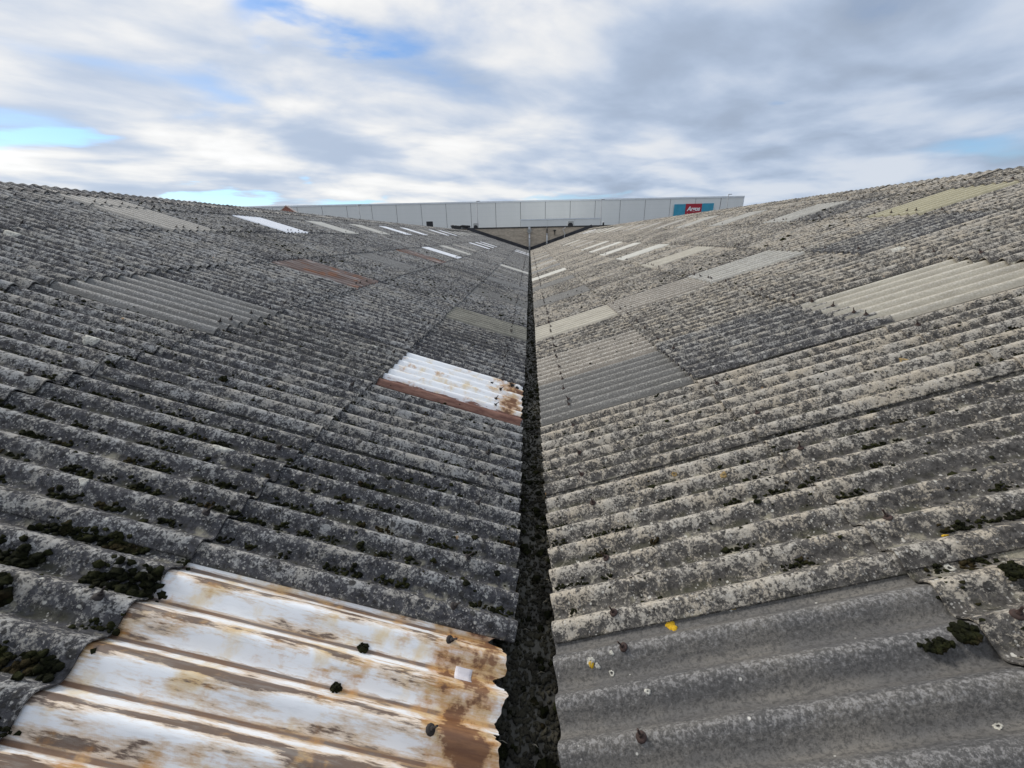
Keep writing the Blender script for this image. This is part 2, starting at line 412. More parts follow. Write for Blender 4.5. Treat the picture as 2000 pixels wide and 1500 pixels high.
# ------------------------------------------------------------------ ground
link('ground', mesh_np('ground', [(-900, -900, -8), (900, -900, -8), (900, 1500, -8), (-900, 1500, -8)], [(0, 1, 2, 3)], False), 'ground', kind='structure')

# ------------------------------------------------------------------ roofs
roofs = {}
for side, x, lab in ((-1, X_L, 'building under the darker mossy corrugated roof slope, left of the gutter'),
                     (1, X_R, 'building under the paler corrugated roof slope with cream rooflights, right of the gutter')):
    roofs[side] = empty('factory_building', (x, 0, -H), (0, -side * ALPHA, 0), label=lab, cat='building', group='two buildings draining to one gutter')

T0, T1 = -.36 * PIT, CW + .30 * PIT
def sheet_mesh(side, c, seg, ns, ragged=None, thk=THK, edge=None):
    L = course_len(side, c)
    nt = int(round((T1 - T0) / PIT * seg)); tt = np.linspace(T0, T1, nt + 1); ss = np.linspace(0, L, ns + 1)
    S, Tt = np.meshgrid(ss, tt, indexing='ij')
    if edge:
        ee = np.array([edge(t_) for t_ in tt])[None, :]; S = ee + (L - ee) * S / L
    Z = lift(side, c, S, Tt)
    sh = S.shape; idx = np.arange(S.size).reshape(sh)
    top = np.stack([side * S, Tt, Z], -1).reshape(-1, 3)
    keep = np.ones((ns, nt), bool)
    if ragged is not None:
        for i in range(ns):
            for j in range(nt): keep[i, j] = ragged((S[i, j] + S[i + 1, j]) / 2, (tt[j] + tt[j + 1]) / 2)
    V = [top, top - [0, 0, thk]]; N = len(top)
    q = np.stack([idx[:-1, :-1], idx[1:, :-1], idx[1:, 1:], idx[:-1, 1:]], -1)
    if side < 0: q = q[..., ::-1]
    q = q[keep]
    F = [q, q[:, ::-1] + N]; sm = [np.ones(2 * len(q), bool)]
    kp = np.pad(keep, 1); rim = []
    def e(a, b): rim.append((a, b))
    for i in range(ns):
        for j in range(nt):
            if not keep[i, j]: continue
            a, b, d, f = idx[i, j], idx[i + 1, j], idx[i + 1, j + 1], idx[i, j + 1]
            if not kp[i, j + 1]: e(f, a)
            if not kp[i + 2, j + 1]: e(b, d)
            if not kp[i + 1, j]: e(a, b)
            if not kp[i + 1, j + 2]: e(d, f)
    rv = []; rf = []
    for a, b in rim:
        k = 2 * N + len(rv); rv += [top[a], top[b], top[b] - [0, 0, thk], top[a] - [0, 0, thk]]
        rf.append((k, k + 3, k + 2, k + 1) if side > 0 else (k, k + 1, k + 2, k + 3))
    V.append(np.array(rv)); F.append(np.array(rf)); sm.append(np.zeros(len(rf), bool))
    return mesh_np('sheet', np.concatenate(V), np.concatenate(F), np.concatenate(sm))

def hmix(*k): return math.sin(sum(a * b for a, b in zip(k, (12.9898, 78.233, 37.719)))) * 43758.5453 % 1.0
def wob(t, seed, amp):
    return amp * (.5 * math.sin(t * 21 + seed) + .3 * math.sin(t * 55 + seed * 2.3) + .22 * math.sin(t * 131 + seed * 3.1) + .1 * math.sin(t * 290 + seed))
def edge_near(t):               # broken lower end, bitten into at a few spots
    e = .034 + wob(t, 1.0, .016)
    for t0, w_, d in ((.955, .020, .10), (.80, .026, .065), (.60, .024, .06), (.665, .012, .05), (.40, .025, .055)):
        e = max(e, d * max(0, 1 - abs((t - t0) / w_) ** 3) + .006 * math.sin(t * 260))
    return e
def edge_mid(t): return .02 + wob(t, 4.0, .012)
def holes_mid(s, t):
    for t0, s0, w_, d in ((.79, .10, .045, .085), (.86, .17, .024, .05), (.63, .05, .024, .05), (.90, .05, .04, .07)):
        if ((t - t0 + .02 * math.sin(s * 60)) / w_) ** 2 + ((s - s0 + .02 * math.sin(t * 90)) / d) ** 2 < 1: return False
    for t0, s0 in ((.72, .36), (.58, .27)):
        if ((t - t0) / .02) ** 2 + ((s - s0 + .01 * math.sin(t * 70)) / .018) ** 2 < 1: return False
    return True

# what each rooflight or odd sheet is made of: (side, course, column) -> material, label
SPECIAL = {
    (-1, 0, -1): ('rw', 'white sheet streaked with brown rust, broken at the gutter end'),
    (-1, 0, 2): ('rw2', 'bright white sheet with a rusty brown near edge and burnt holes'),
    (-1, 0, 5): ('g_olive', 'dull olive translucent sheet'), (-1, 0, 8): ('cem_c', None), (-1, 0, 11): ('g_grey', None),
    (-1, 0, 17): ('g_pale', 'pale translucent sheet in the lowest course'), (-1, 0, 14): ('cem_c', None),
    (-1, 0, 20): ('cem_c', None), (-1, 0, 23): ('g_grey', None), (-1, 0, 26): ('g_grey', None), (-1, 0, 29): ('cem_c', None), (-1, 0, 32): ('g_grey', None),
    (-1, 0, 36): ('g_white', None), (-1, 0, 39): ('g_white', None),
    (-1, 2, 2): ('g_grey', 'smooth grey weathered rooflight sheet'), (-1, 2, 5): ('rust', 'brown rusted metal sheet'),
    (-1, 2, 8): ('g_grey', None), (-1, 2, 11): ('rust', 'small rusted brown sheet'), (-1, 2, 14): ('g_white', None), (-1, 2, 17): ('g_pale', None),
    (-1, 2, 20): ('g_beige', None), (-1, 2, 26): ('g_white', None), (-1, 2, 29): ('g_white', None), (-1, 2, 32): ('g_white', None), (-1, 2, 36): ('g_grey', None), (-1, 2, 40): ('g_grey', None),
    (-1, 4, 2): ('g_grey', None), (-1, 4, 5): ('g_beige', 'beige ribbed rooflight near the ridge'), (-1, 4, 8): ('g_white', 'clean white rooflight near the ridge'),
    (-1, 4, 11): ('g_pale', None), (-1, 4, 14): ('g_pale', None), (-1, 4, 17): ('g_white', None), (-1, 4, 20): ('g_white', None), (-1, 4, 23): ('g_beige', None),
    (-1, 4, 26): ('g_white', None), (-1, 4, 29): ('g_white', None), (-1, 4, 32): ('g_pale', None), (-1, 4, 35): ('g_pale', None), (-1, 4, 38): ('g_pale', None), (-1, 4, 41): ('g_beige', None), (-1, 4, 44): ('g_beige', None),
    (-1, 5, 5): ('g_beige', None),
    (1, 0, -1): ('cem_b', 'dark bare cement sheet with few lichens'), (1, 0, 2): ('cem_c', 'dark bare grey sheet in the lowest course'),
    (1, 0, 5): ('g_cream', 'cream translucent sheet in the lowest course'), (1, 0, 8): ('cem_c', None), (1, 0, 11): ('cem_c', None), (1, 0, 14): ('g_pale', None),
    (1, 0, 17): ('g_grey', None), (1, 0, 20): ('g_beige', None), (1, 0, 23): ('g_grey', None), (1, 0, 27): ('g_beige', None), (1, 0, 31): ('g_grey', None),
    (1, 1, 2): ('cem_d', None), (1, 0, 3): ('cem_t', None), (1, 1, 5): ('cem_t', None), (-1, 0, 4): ('cem_d', None), (-1, 1, 2): ('cem_d', None), (-1, 3, 6): ('cem_d', None), (1, 3, 4): ('cem_d', None), (1, 4, 7): ('cem_d', None), (-1, 0, 9): ('cem_d', None), (-1, 1, 10): ('cem_d', None),
    (1, 2, 2): ('g_cream', 'large cream rooflight sheet'), (1, 2, 5): ('g_green', 'greenish grey rooflight sheet'), (1, 2, 8): ('g_cream', None),
    (1, 2, 11): ('g_pale', None), (1, 2, 14): ('g_pale', None), (1, 2, 17): ('g_pale', None), (1, 2, 20): ('g_pale', None), (1, 2, 24): ('g_beige', None), (1, 2, 28): ('g_beige', None),
    (1, 2, 32): ('g_pale', None), (1, 2, 36): ('g_beige', None), (1, 2, 40): ('g_beige', None),
    (1, 4, 2): ('g_grey', None), (1, 4, 5): ('g_yellow', 'straw yellow rooflight near the ridge'), (1, 4, 8): ('g_green', None), (1, 4, 11): ('g_green', None), (1, 4, 14): ('g_green', None),
    (1, 4, 17): ('g_beige', None), (1, 4, 20): ('g_beige', None), (1, 4, 23): ('g_beige', None), (1, 4, 26): ('g_beige', None), (1, 4, 29): ('g_pale', None), (1, 4, 32): ('g_pale', None), (1, 4, 35): ('g_pale', None),
    (1, 4, 38): ('g_pale', None), (1, 4, 41): ('g_white', None), (1, 4, 44): ('g_pale', None),
}
LIFTED = {(1, 1, 2): .018, (1, 1, 1): .004, (-1, 1, 1): .006, (-1, 2, 0): .005, (-1, 1, 3): .008, (1, 2, 0): .008, (-1, 2, 4): .006, (1, 3, 2): .012, (1, 2, 3): .010, (-1, 3, 3): .006, (-1, 3, 1): .006}
cache = {}
sheets = {}
for side in (-1, 1):
    root = roofs[side]; rest = []
    for n in range(-3, NCOL):
        for c in range(6):
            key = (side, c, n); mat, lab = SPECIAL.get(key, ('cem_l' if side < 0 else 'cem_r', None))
            light = mat.startswith(('g_', 'r'))
            lod = 0 if n < 3 else (1 if n < 14 else 2)
            if key == (-1, 0, -1): me = sheet_mesh(side, c, 40, 40, None, .004, edge_near)
            elif key == (-1, 0, 2): me = sheet_mesh(side, c, 20, 150, holes_mid, .004, edge_mid)
            else:
                k2 = (side, c, lod)
                if k2 not in cache: cache[k2] = sheet_mesh(side, c, (16, 10, 6)[lod], (6, 2, 1)[lod])
                me = cache[k2]
            j = [hmix(n + 9, c, side, q) if q else 0 for q in range(5)]
            h1, h2, h3 = hmix(n + 9, c + .3, side), hmix(n + 4, c + 1.7, side * 2), hmix(n + 31, c + 2.9, side * 3)
            ds = (h1 - .5) * .022 if c else (h1 - .5) * .012
            loc = (side * (LAPS[c] + ds), Y0 + n * CW, LIFTED.get(key, 0) + h2 * .003)
            rot = ((h3 - .5) * .003, 0, (h2 - .5) * .005)
            if c == 5 and n >= 33: rest.append((me, loc, mat)); continue
            o = link('rooflight_sheet' if light else 'cement_sheet', me, mat, root, loc, rot)
            if lab: o['label'] = lab
            sheets[key] = o
    # the far end of the top course, and the columns behind the viewer
    V, F, off = [], [], 0
    for n in list(range(-9, -3)) + list(range(33, NCOL)):
        for c in (range(6) if n < 0 else (5,)):
            me = cache.setdefault((side, c, 2), None) or sheet_mesh(side, c, 6, 1); cache[(side, c, 2)] = me
            v = np.empty(len(me.vertices) * 3, np.float32); me.vertices.foreach_get('co', v); v = v.reshape(-1, 3) + np.array([side * LAPS[c], Y0 + n * CW, 0], np.float32)
            f = np.empty(len(me.loops), np.int32); me.loops.foreach_get('vertex_index', f); V.append(v); F.append(f.reshape(-1, 4) + off); off += len(v)
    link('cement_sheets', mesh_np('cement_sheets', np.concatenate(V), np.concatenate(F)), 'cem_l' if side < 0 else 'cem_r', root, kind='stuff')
    # ridge capping, one piece for every column: two wings over the crests
    pcs = {}
    for n in range(-3, NCOL):
        lod = 0 if n < 20 else 1
        if lod not in pcs:
            sg = (10, 5)[lod]; nt = 7 * sg; tt = np.linspace(-.2 * PIT, CW + .2 * PIT, nt + 1)
            prof = [(-.34, 0), (-.13, .002), (-.06, .016), (.0, .024), (.06, .016), (.13, .002), (.34, 0)]
            Vv = []
            for k, (u, hh) in enumerate(prof):
                a = 1.0 if abs(u) > .07 else .35
                for q in tt:
                    z = -abs(u) * 1.0 * math.tan(ALPHA) * 2 if u > 0 else 0
                    # local frame lies on the near slope; the far wing folds over the ridge by twice the pitch
                    cz = AMP * a * math.cos(2 * PI * q / PIT) + hh + .022 + .012 * (1 - q / CW)
                    uu = u
                    if u > 0: uu, cz = u * math.cos(2 * ALPHA) + cz * math.sin(2 * ALPHA), -u * math.sin(2 * ALPHA) + cz * math.cos(2 * ALPHA)
                    Vv.append((side * uu, q, cz))
            W_ = nt + 1; Ff = []
            for k in range(len(prof) - 1):
                for i in range(nt):
                    f = (k * W_ + i, (k + 1) * W_ + i, (k + 1) * W_ + i + 1, k * W_ + i + 1); Ff.append(f if side > 0 else f[::-1])
            Vb = [(a, b, c_ - .008) for a, b, c_ in Vv]; nb = len(Vv)
            Ff += [tuple(q + nb for q in f[::-1]) for f in list(Ff)]
            for k in range(len(prof) - 1): Ff.append((k * W_, k * W_ + nb, (k + 1) * W_ + nb, (k + 1) * W_))
            for i in range(nt): Ff.append((i, i + 1, i + 1 + nb, i + nb))
            pcs[lod] = mesh_np('ridge_cap', np.array(Vv + Vb), np.array(Ff))
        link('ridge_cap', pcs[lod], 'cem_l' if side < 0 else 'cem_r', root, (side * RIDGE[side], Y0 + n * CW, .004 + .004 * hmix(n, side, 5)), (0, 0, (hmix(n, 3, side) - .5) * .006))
    # the slope beyond the ridge falls away to its own eaves
    tt = np.arange(-9 * 7 * 4, NCOL * 7 * 4 + 1) * PIT / 4 + Y0
    zz_ = AMP * np.cos(2 * PI * (tt - Y0) / PIT)
    Rr = RIDGE[side]; A = np.stack([np.full_like(tt, side * Rr), tt, zz_ - .02], -1)
    Lb = 7.6; B = np.stack([side * (Rr + Lb * math.cos(2 * ALPHA) + zz_ * math.sin(2 * ALPHA)), tt, -Lb * math.sin(2 * ALPHA) + zz_ * math.cos(2 * ALPHA) - .02], -1)
    k = len(tt); q = np.arange(k - 1); F = np.stack([q, q + k, q + k + 1, q + 1], -1)
    if side < 0: F = F[:, ::-1]
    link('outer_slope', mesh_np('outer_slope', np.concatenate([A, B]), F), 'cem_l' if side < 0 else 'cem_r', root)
    for c in range(1, 6):     # purlins that carry the sheets
        MB().box(side * LAPS[c] + .02, side * LAPS[c] + .10, Y0 - 9.1 * CW, Y0 + NCOL * CW, -.20, -.045).make('purlin', 'purlin', root)

# shell below the roofs: outer walls, valley wall, near gable wall
wr = 1.0
for side in (-1, 1):
    xo = (X_L if side < 0 else X_R) + side * (RIDGE[side] + 7.4) * math.cos(ALPHA)
    xo2 = xo + side * .25
    MB().box(min(xo - side * .3, xo), max(xo - side * .3, xo), Y0 - 9 * CW, Y0 + NCOL * CW, -8, -H - .15).make('outer_wall', 'brick', roofs[side]).matrix_parent_inverse = roofs[side].matrix_basis.inverted()
    xi = -.36 if side < 0 else .40; xr = (X_L if side < 0 else X_R) + side * RIDGE[side] * math.cos(ALPHA); zr = -H + RIDGE[side] * math.sin(ALPHA)
    g = MB().prism([(xi, -8), (xo, -8), (xo, -H - .18), (xr, zr - .18), (xi, -H - .05)], 'y', Y0 - 9 * CW + .02, Y0 - 9 * CW + .25).make('gable_wall', 'brick', roofs[side])
    g.matrix_parent_inverse = roofs[side].matrix_basis.inverted()

# ------------------------------------------------------------------ valley gutter
gut = empty('valley_gutter', (0, Y0, -H), label='narrow dark valley gutter full of moss and silt between the two roofs', cat='gutter')
ya, yb = -9 * CW, NCOL * CW
prof = [(-.34, -.03), (-.30, -.03), (-.175, -.15), (.205, -.15), (.33, -.03), (.37, -.03), (.37, -.26), (-.34, -.26)]
MB().prism(prof, 'y', ya, yb).make('trough', 'gutter', gut)
MB().box(-.33, -.20, ya, yb, -6.395, -.262).make('valley_wall', 'brick', gut)
MB().box(.23, .36, ya, yb, -6.395, -.262).make('valley_wall', 'brick', gut)

# ------------------------------------------------------------------ moss and debris (uncountable)
def ico(sub):
    b = bmesh.new(); bmesh.ops.create_icosphere(b, subdivisions=sub, radius=1)
    V = np.array([v.co[:] for v in b.verts]); F = np.array([[v.index for v in f.verts] for f in b.faces]); b.free(); return V, F
ICO = [ico(1), ico(2), ico(3)]
def clumps(pos, size, sub, jit=.22):
    """pos (k,3), size (k,3): rough rounded tufts"""
    V, F = ICO[sub]; k = len(pos); nv = len(V)
    a = rng.uniform(0, 2 * PI, k); ca_, sa_ = np.cos(a), np.sin(a)
    base = V[None] * (1 + rng.normal(0, jit, (k, nv, 1)))
    base = base + .25 * np.sin(V[None] * 4.3 + rng.uniform(0, 6, (k, 1, 3)))
    x = base[..., 0] * ca_[:, None] - base[..., 1] * sa_[:, None]; y = base[..., 0] * sa_[:, None] + base[..., 1] * ca_[:, None]
    P = np.stack([x, y, base[..., 2]], -1) * size[:, None, :] + pos[:, None, :]
    FF = F[None] + (np.arange(k) * nv)[:, None, None]
    return P.reshape(-1, 3), FF.reshape(-1, 3)
def joined(parts):
    V, F, o = [], [], 0
    for v, f in parts:
        V.append(v); F.append(f + o); o += len(v)
    return np.concatenate(V), np.concatenate(F)
def surf(side, sg, y):
    """point on the roof surface in the roof's own frame; sg = distance up the slope, y = world y"""
    sg = np.asarray(sg, float); y = np.asarray(y, float)
    c = np.clip(np.searchsorted(LAPS, sg, side='right') - 1, 0, 5)
    t = np.mod(y - Y0, CW); z = np.zeros_like(sg)
    for k in range(6):
        m_ = c == k
        if m_.any(): z[m_] = lift(side, k, sg[m_] - LAPS[k], t[m_])
    return np.stack([side * sg, y, z], -1)
def valley_y(col, k): return Y0 + col * CW + (k + .5) * PIT

noisy = np.random.default_rng(3)
for side in (-1, 1):
    parts = []
    # near: chains of tufts along the channels
    pos, size = [], []
    def bare(n, s):
        c = max(i for i in range(6) if LAPS[i] <= s + .02)
        return SPECIAL.get((side, c, n), ('cem_d',))[0] not in ('cem_d', 'cem_t')
    for n in range(-3, 6):
        for k in range(7):
            yv = valley_y(n, k); s = 0.02
            while s < 6.8:
                near = max(0.0, 1 - max(0, yv - .2) / 6)
                mats = side < 0 and s > 1.36 and yv < 1.25
                if side < 0: p = (.58 if s < 1.34 else .74) * (.55 + .45 * near) * (1.0 if s < 4.2 else .6)
                else: p = .36 * (.45 + .55 * near)
                if mats: p = .8 if s < 3.0 else .5
                if bare(n, s): p = 0
                if random.random() < p:
                    ln = random.uniform(.16, .5) if mats else random.uniform(.015, .13) * (1.5 if random.random() < .25 else 1)
                    q = s; wm = random.uniform(.9, 1.25) * (1.35 if mats else (.74 if side > 0 else .95))
                    while q < s + ln:
                        for _ in range(6 if mats else 3):
                            r = random.uniform(.0045, .0105) * wm
                            sp_ = .013 if mats else .0085
                            pos.append((q + random.gauss(0, .008), yv + random.gauss(.010, sp_ * wm), random.uniform(-.1, .8 if not mats else 1.4))); size.append((r * random.uniform(.9, 1.3), r * random.uniform(.8, 1.1), r * random.uniform(.7, 1.1)))
                        q += .012 * wm * random.uniform(.7, 1.4)
                    s = q + random.uniform(.01, .10)
                else: s += random.uniform(.05, .18)
    # single tufts on the flanks
    for _ in range(6500 if side < 0 else 4200):
        yv = Y0 + random.uniform(-3 * CW, 6 * CW); q = random.uniform(.02, 6.5)
        if bare(math.floor((yv - Y0) / CW), q): continue
        u = random.random()
        r = random.uniform(.003, .009) if u < .88 else random.uniform(.009, .016)
        pos.append((q, yv, .1)); size.append((r * 1.2, r, r * .6))
    pos = np.array(pos); size = np.array(size); P_ = surf(side, pos[:, 0], pos[:, 1]); P_[:, 2] += size[:, 2] * pos[:, 2]
    big_ = size[:, 1] > .009; nearm = pos[:, 1] < 2.0
    for m_, sub in ((nearm & big_, 1), (nearm & ~big_, 0), (~nearm, 0)):
        if m_.any(): parts.append(clumps(P_[m_], size[m_], sub))
    # farther up the roof: scattered tufts
    k = 17000 if side < 0 else 11000
    y = Y0 + 6 * CW + (noisy.random(k) ** 1.7) * 30; s = noisy.uniform(.02, 7.6, k); col = np.floor((y - Y0) / PIT)
    y = np.where(noisy.random(k) < .75, Y0 + (col + .5) * PIT + noisy.normal(0, .018, k), y)
    r = noisy.uniform(.007, .019, k) * np.where(noisy.random(k) < .06, 1.7, 1)
    okm = np.array([not SPECIAL.get((side, int(np.searchsorted(LAPS, a, side='right')) - 1, int((b_ - Y0) // CW)), ('x',))[0].startswith(('g_', 'r')) for a, b_ in zip(s, y)])
    s, y, r = s[okm], y[okm], r[okm]
    P_ = surf(side, s, y); parts.append(clumps(P_, np.stack([r * 1.5, r, r * .8], -1), 0))
    V, F = joined(parts)
    link('moss', mesh_np('moss', V, F), 'moss', roofs[side], kind='stuff')

# gutter silt and moss
k = 16000; y = Y0 - 1.2 + (rng.random(k) ** 3.4) * 40; x = rng.uniform(-.15, .18, k); r = rng.uniform(.003, .009, k)
pz_ = -.150 + rng.random(k) * .006
V1 = clumps(np.stack([x, y - Y0, pz_], -1), np.stack([r * 1.3, r * 1.3, r], -1), 0)
kk = 350; y2 = rng.uniform(.3, 3.2, kk); r2 = rng.uniform(.006, .016, kk)
V2 = clumps(np.stack([rng.uniform(-.14, .17, kk), y2 - Y0, np.full(kk, -.148)], -1), np.stack([r2, r2, r2 * .6], -1), 1)
V, F = joined([V1, V2]); link('silt', mesh_np('silt', V, F), 'debris', gut, kind='stuff')
k = 700; y = Y0 - 1 + (rng.random(k) ** 1.8) * 22; r = rng.uniform(.008, .026, k)
V, F = clumps(np.stack([rng.uniform(-.15, .18, k), y - Y0, np.full(k, -.145)], -1), np.stack([r, r, r * .7], -1), 1)
link('gutter_moss', mesh_np('gutter_moss', V, F), 'moss', gut, kind='stuff')
mb = MB()
for _ in range(46):
    yy = .25 + random.random() ** 1.6 * 6 ; xx = random.uniform(-.09, .12); a = random.uniform(0, PI); l = random.uniform(.012, .05)
    mb.tube([(xx, yy - Y0, -.138), (xx + l * math.cos(a) * .5, yy - Y0 + l * math.sin(a) * .5, -.128), (xx + l * math.cos(a), yy - Y0 + l * math.sin(a), -.137)], .0016, 4)
mb.make('stalks', 'twig', gut, kind='stuff')

# ------------------------------------------------------------------ bolts
def bolt_mesh():
    b = bmesh.new(); pr = [(.0, .008), (.007, .0075), (.013, .005), (.017, .001), (.0175, -.003)]; seg = 10; rings = []
    for r, z in pr[1:]: rings.append([b.verts.new((r * math.cos(2 * PI * k / seg), r * math.sin(2 * PI * k / seg), z)) for k in range(seg)])
    b.faces.new(rings[0])
    for A, B in zip(rings, rings[1:]):
        for k in range(seg): b.faces.new((B[k], B[(k + 1) % seg], A[(k + 1) % seg], A[k])).smooth = True
    def cyl(r, z0, z1, sg):
        A = [b.verts.new((r * math.cos(2 * PI * k / sg), r * math.sin(2 * PI * k / sg), z0)) for k in range(sg)]
        B = [b.verts.new((r * .9 * math.cos(2 * PI * k / sg) + .002, r * .9 * math.sin(2 * PI * k / sg), z1)) for k in range(sg)]
        for k in range(sg): b.faces.new((A[k], A[(k + 1) % sg], B[(k + 1) % sg], B[k]))
        b.faces.new(B)
    cyl(.0080, .009, .016, 6); cyl(.0038, .015, .040, 6)
    me = bpy.data.meshes.new('bolt'); b.to_mesh(me); b.free(); return me
BOLT = bolt_mesh()
bv = np.empty(len(BOLT.vertices) * 3, np.float32); BOLT.vertices.foreach_get('co', bv); bv = bv.reshape(-1, 3)
for side in (-1, 1):
    made = 0; far = []
    for n in range(-3, NCOL):
        for c in range(6):
            key = (side, c, n)
            sp = SPECIAL.get(key, ('cem_d',))[0] not in ('cem_d', 'cem_t')
            srow = .275 if c == 0 else .10
            ks = (1, 2, 4, 6) if sp else ((1, 5) if c else (0, 2, 5))
            if key in ((-1, 0, -1), (1, 0, -1)): ks = (6, 4, 2)
            for kx in ks:
                if not sp and c and hmix(n, c * 3.1, kx, side) < .25: continue
                t = kx * PIT + (hmix(n, kx, c + side) - .5) * .02; s = srow + (hmix(kx, c, n + side) - .5) * .03
                z = float(lift(side, c, s, t))
                if key in sheets and n < 9 and made < 295:
                    o = link('bolt', BOLT, 'bolt' if side < 0 else 'bolt_r', sheets[key], (side * s, t, z + .002))
                    o.rotation_euler = (random.uniform(-.3, .3), random.uniform(-.3, .3) + (.32 if side < 0 else -.1), 0); made += 1
                elif n < 46 and hmix(n, kx * 2.3, c + 7, side) > .35: far.append((side * (LAPS[c] + s), Y0 + n * CW + t, z + .003))
    fv, ff, o_ = [], [], 0
    tri = [tuple(p.vertices) for p in BOLT.polygons if len(p.vertices) == 4]
    for p in far:
        fv.append(bv * 1.05 + np.array(p, np.float32)); ff.append(np.array(tri) + o_); o_ += len(bv)
    link('bolts', mesh_np('bolts', np.concatenate(fv), np.concatenate(ff)), 'bolt', roofs[side], kind='stuff')

# ------------------------------------------------------------------ single marks on the sheets
def patch(name, side, s0, y0, rs, ry, mat, parent, square=False, hole=0.0, seed=1, n_=36, hgt=.0035, **kw):
    """thin crust that follows the corrugations, with an irregular outline"""
    rg = random.Random(seed); ph = [rg.uniform(0, 6.28) for _ in range(4)]
    V, F = [], []
    rads = [max(hole, .001), (1 + hole) * .5, .93, 1.0]
    for q, rr in enumerate(rads):
        for k in range(n_):
            a = 2 * PI * k / n_; w_ = 1 + .16 * math.sin(2 * a + ph[0]) + .12 * math.sin(3 * a + ph[1]) + .10 * math.sin(7 * a + ph[2]) + .08 * math.sin(11 * a + ph[3])
            ux, uy = math.cos(a) * w_, math.sin(a) * w_
            if square:
                m_ = max(abs(math.cos(a)), abs(math.sin(a))); ux, uy = math.cos(a) / m_, math.sin(a) / m_
            V.append((s0 + rs * rr * ux, y0 + ry * rr * uy, 0 if q == 3 else 1))
    V = np.array(V); P_ = surf(side, V[:, 0], V[:, 1]); P_[:, 2] += np.where(V[:, 2] > 0, hgt, -.002) + .0015
    for q in range(3):
        for k in range(n_):
            f = (q * n_ + k, (q + 1) * n_ + k, (q + 1) * n_ + (k + 1) % n_, q * n_ + (k + 1) % n_); F.append(f if side > 0 else f[::-1])
    o = link(name, mesh_np(name, P_, np.array(F)), mat, parent, **kw)
    return o
LOOSE = []

# ------------------------------------------------------------------ brick building at the far end
YW = Y0 + NCOL * CW + .12
bb = empty('brick_building', (0, YW, -8), label='buff brick wall closing the far end of the gutter, with black flashing', cat='building')
TOPZ = 1.17 + 8
MB().box(-17, 17, 0, .34, 0, TOPZ - .14).make('brick_wall', 'brick', bb)
MB().box(-17, 17, .34, 26, 0, TOPZ - .5).make('flat_roof', 'deck', bb)
MB().box(-17.05, 17.05, -.07, .41, TOPZ - .14, TOPZ).make('coping', 'coping', bb)
for side in (-1, 1):
    x0 = X_L if side < 0 else X_R; ce, se = math.cos(ALPHA), math.sin(ALPHA); L_ = RIDGE[side] + .25
    def pt(s, h): return (x0 + side * (s * ce) - side * h * se * 1.0, 8 - H + s * se + h * ce)
    poly = [pt(-.10, .0), pt(L_, .0), pt(L_, .40), pt(-.02, .40)]
    MB().prism(poly, 'y', -.115, -.006).make('flashing', 'flash', bb)

dp = empty('drainpipe', (-.02, YW - .22, -H), label='pale drainpipe with grey hopper head, above the gutter end', cat='pipe')
MB().tube([(0, 0, -.1), (0, 0, 2.05)], .105, 12).make('pipe', 'pvc', dp)
MB().prism([(-.12, 2.0), (.12, 2.0), (.25, 2.18), (.25, 2.46), (-.25, 2.46), (-.25, 2.18)], 'y', -.2, .2).make('hopper_head', 'hop', dp)
MB().box(-.13, .13, -.1, .2, 2.47, 2.74).make('outlet', 'pvc', dp)
for z in (.5, 1.4): MB().box(-.15, .15, -.12, .21, z, z + .06).make('bracket', 'pvc2', dp)
vp = empty('vent_pipe', (2.11, YW - .2, -1.25), label='thin grey vent pipe on the brick wall, right of the hopper', cat='pipe')
MB().tube([(0, 0, 0), (0, 0, 1.55)], .085, 10).make('pipe', 'pvc', vp)
MB().tube([(0, 0, 1.55), (0, 0, 2.36)], .06, 10).make('upper_pipe', 'dark', vp)
MB().tube([(0, 0, .42), (0, 0, .52)], .15, 10).make('collar', 'pvc2', vp)
MB().tube([(0, 0, 1.50), (0, 0, 1.62)], .12, 10).make('collar', 'pvc2', vp)
pts = [(4.35, 0, 1.02), (4.22, 0, .92), (4.02, 0, .78), (4.18, 0, .5), (4.3, 0, .25), (4.22, 0, 0), (4.24, 0, -.25), (4.1, 0, -.45), (3.85, 0, -.52), (3.6, 0, -.40)]
hz = []
for i in range(len(pts) - 1):
    for f in (0, .5): hz.append(tuple(pts[i][j] * (1 - f) + pts[i + 1][j] * f for j in range(3)))
tag(MB().tube(hz, .035, 6).make('hose', 'pvc', loc=(0, YW - .16, 0)), 'thin white hose hanging in a curve down the brick wall', 'hose')
wb = empty('wall_bracket', (3.05, YW - .06, .45), label='small dark bracket on the brick wall between pipe and hose', cat='bracket')
MB().box(-.16, .16, -.1, .05, .18, .3).make('plate', 'dark', wb); MB().box(-.04, .04, -.08, .05, -.25, .18).make('stem', 'dark', wb)

def condenser(x, y, w_, h_, label, face):
    e = empty('condenser_unit', (x, YW + y, TOPZ - 8.5), label=label, cat='air conditioner', group='condenser units on the flat roof')
    b0 = .12
    MB().box(-w_ / 2, w_ / 2, 0, .35, b0, b0 + h_, .02).make('casing', face, e)
    r = min(w_, h_) * .44; b = MB(); sg = 20
    A = [b.b.verts.new((r * math.cos(2 * PI * k / sg) - w_ * .05, -.012, b0 + h_ / 2 + r * math.sin(2 * PI * k / sg))) for k in range(sg)]; B = [b.b.verts.new((v.co.x, .03, v.co.z)) for v in A]
    b.b.faces.new(A)
    for k in range(sg): b.b.faces.new((A[k], B[k], B[(k + 1) % sg], A[(k + 1) % sg]))
    b.make('fan_grille', 'dark', e)
    for sx in (-1, 1): MB().box(sx * w_ * .35 - .04, sx * w_ * .35 + .04, .02, .33, 0, b0).make('foot', 'dark', e)
    return e
condenser(-13.0, 3.2, .80, 1.35, 'tall dark condenser unit on the flat roof, leftmost of three', 'dark')
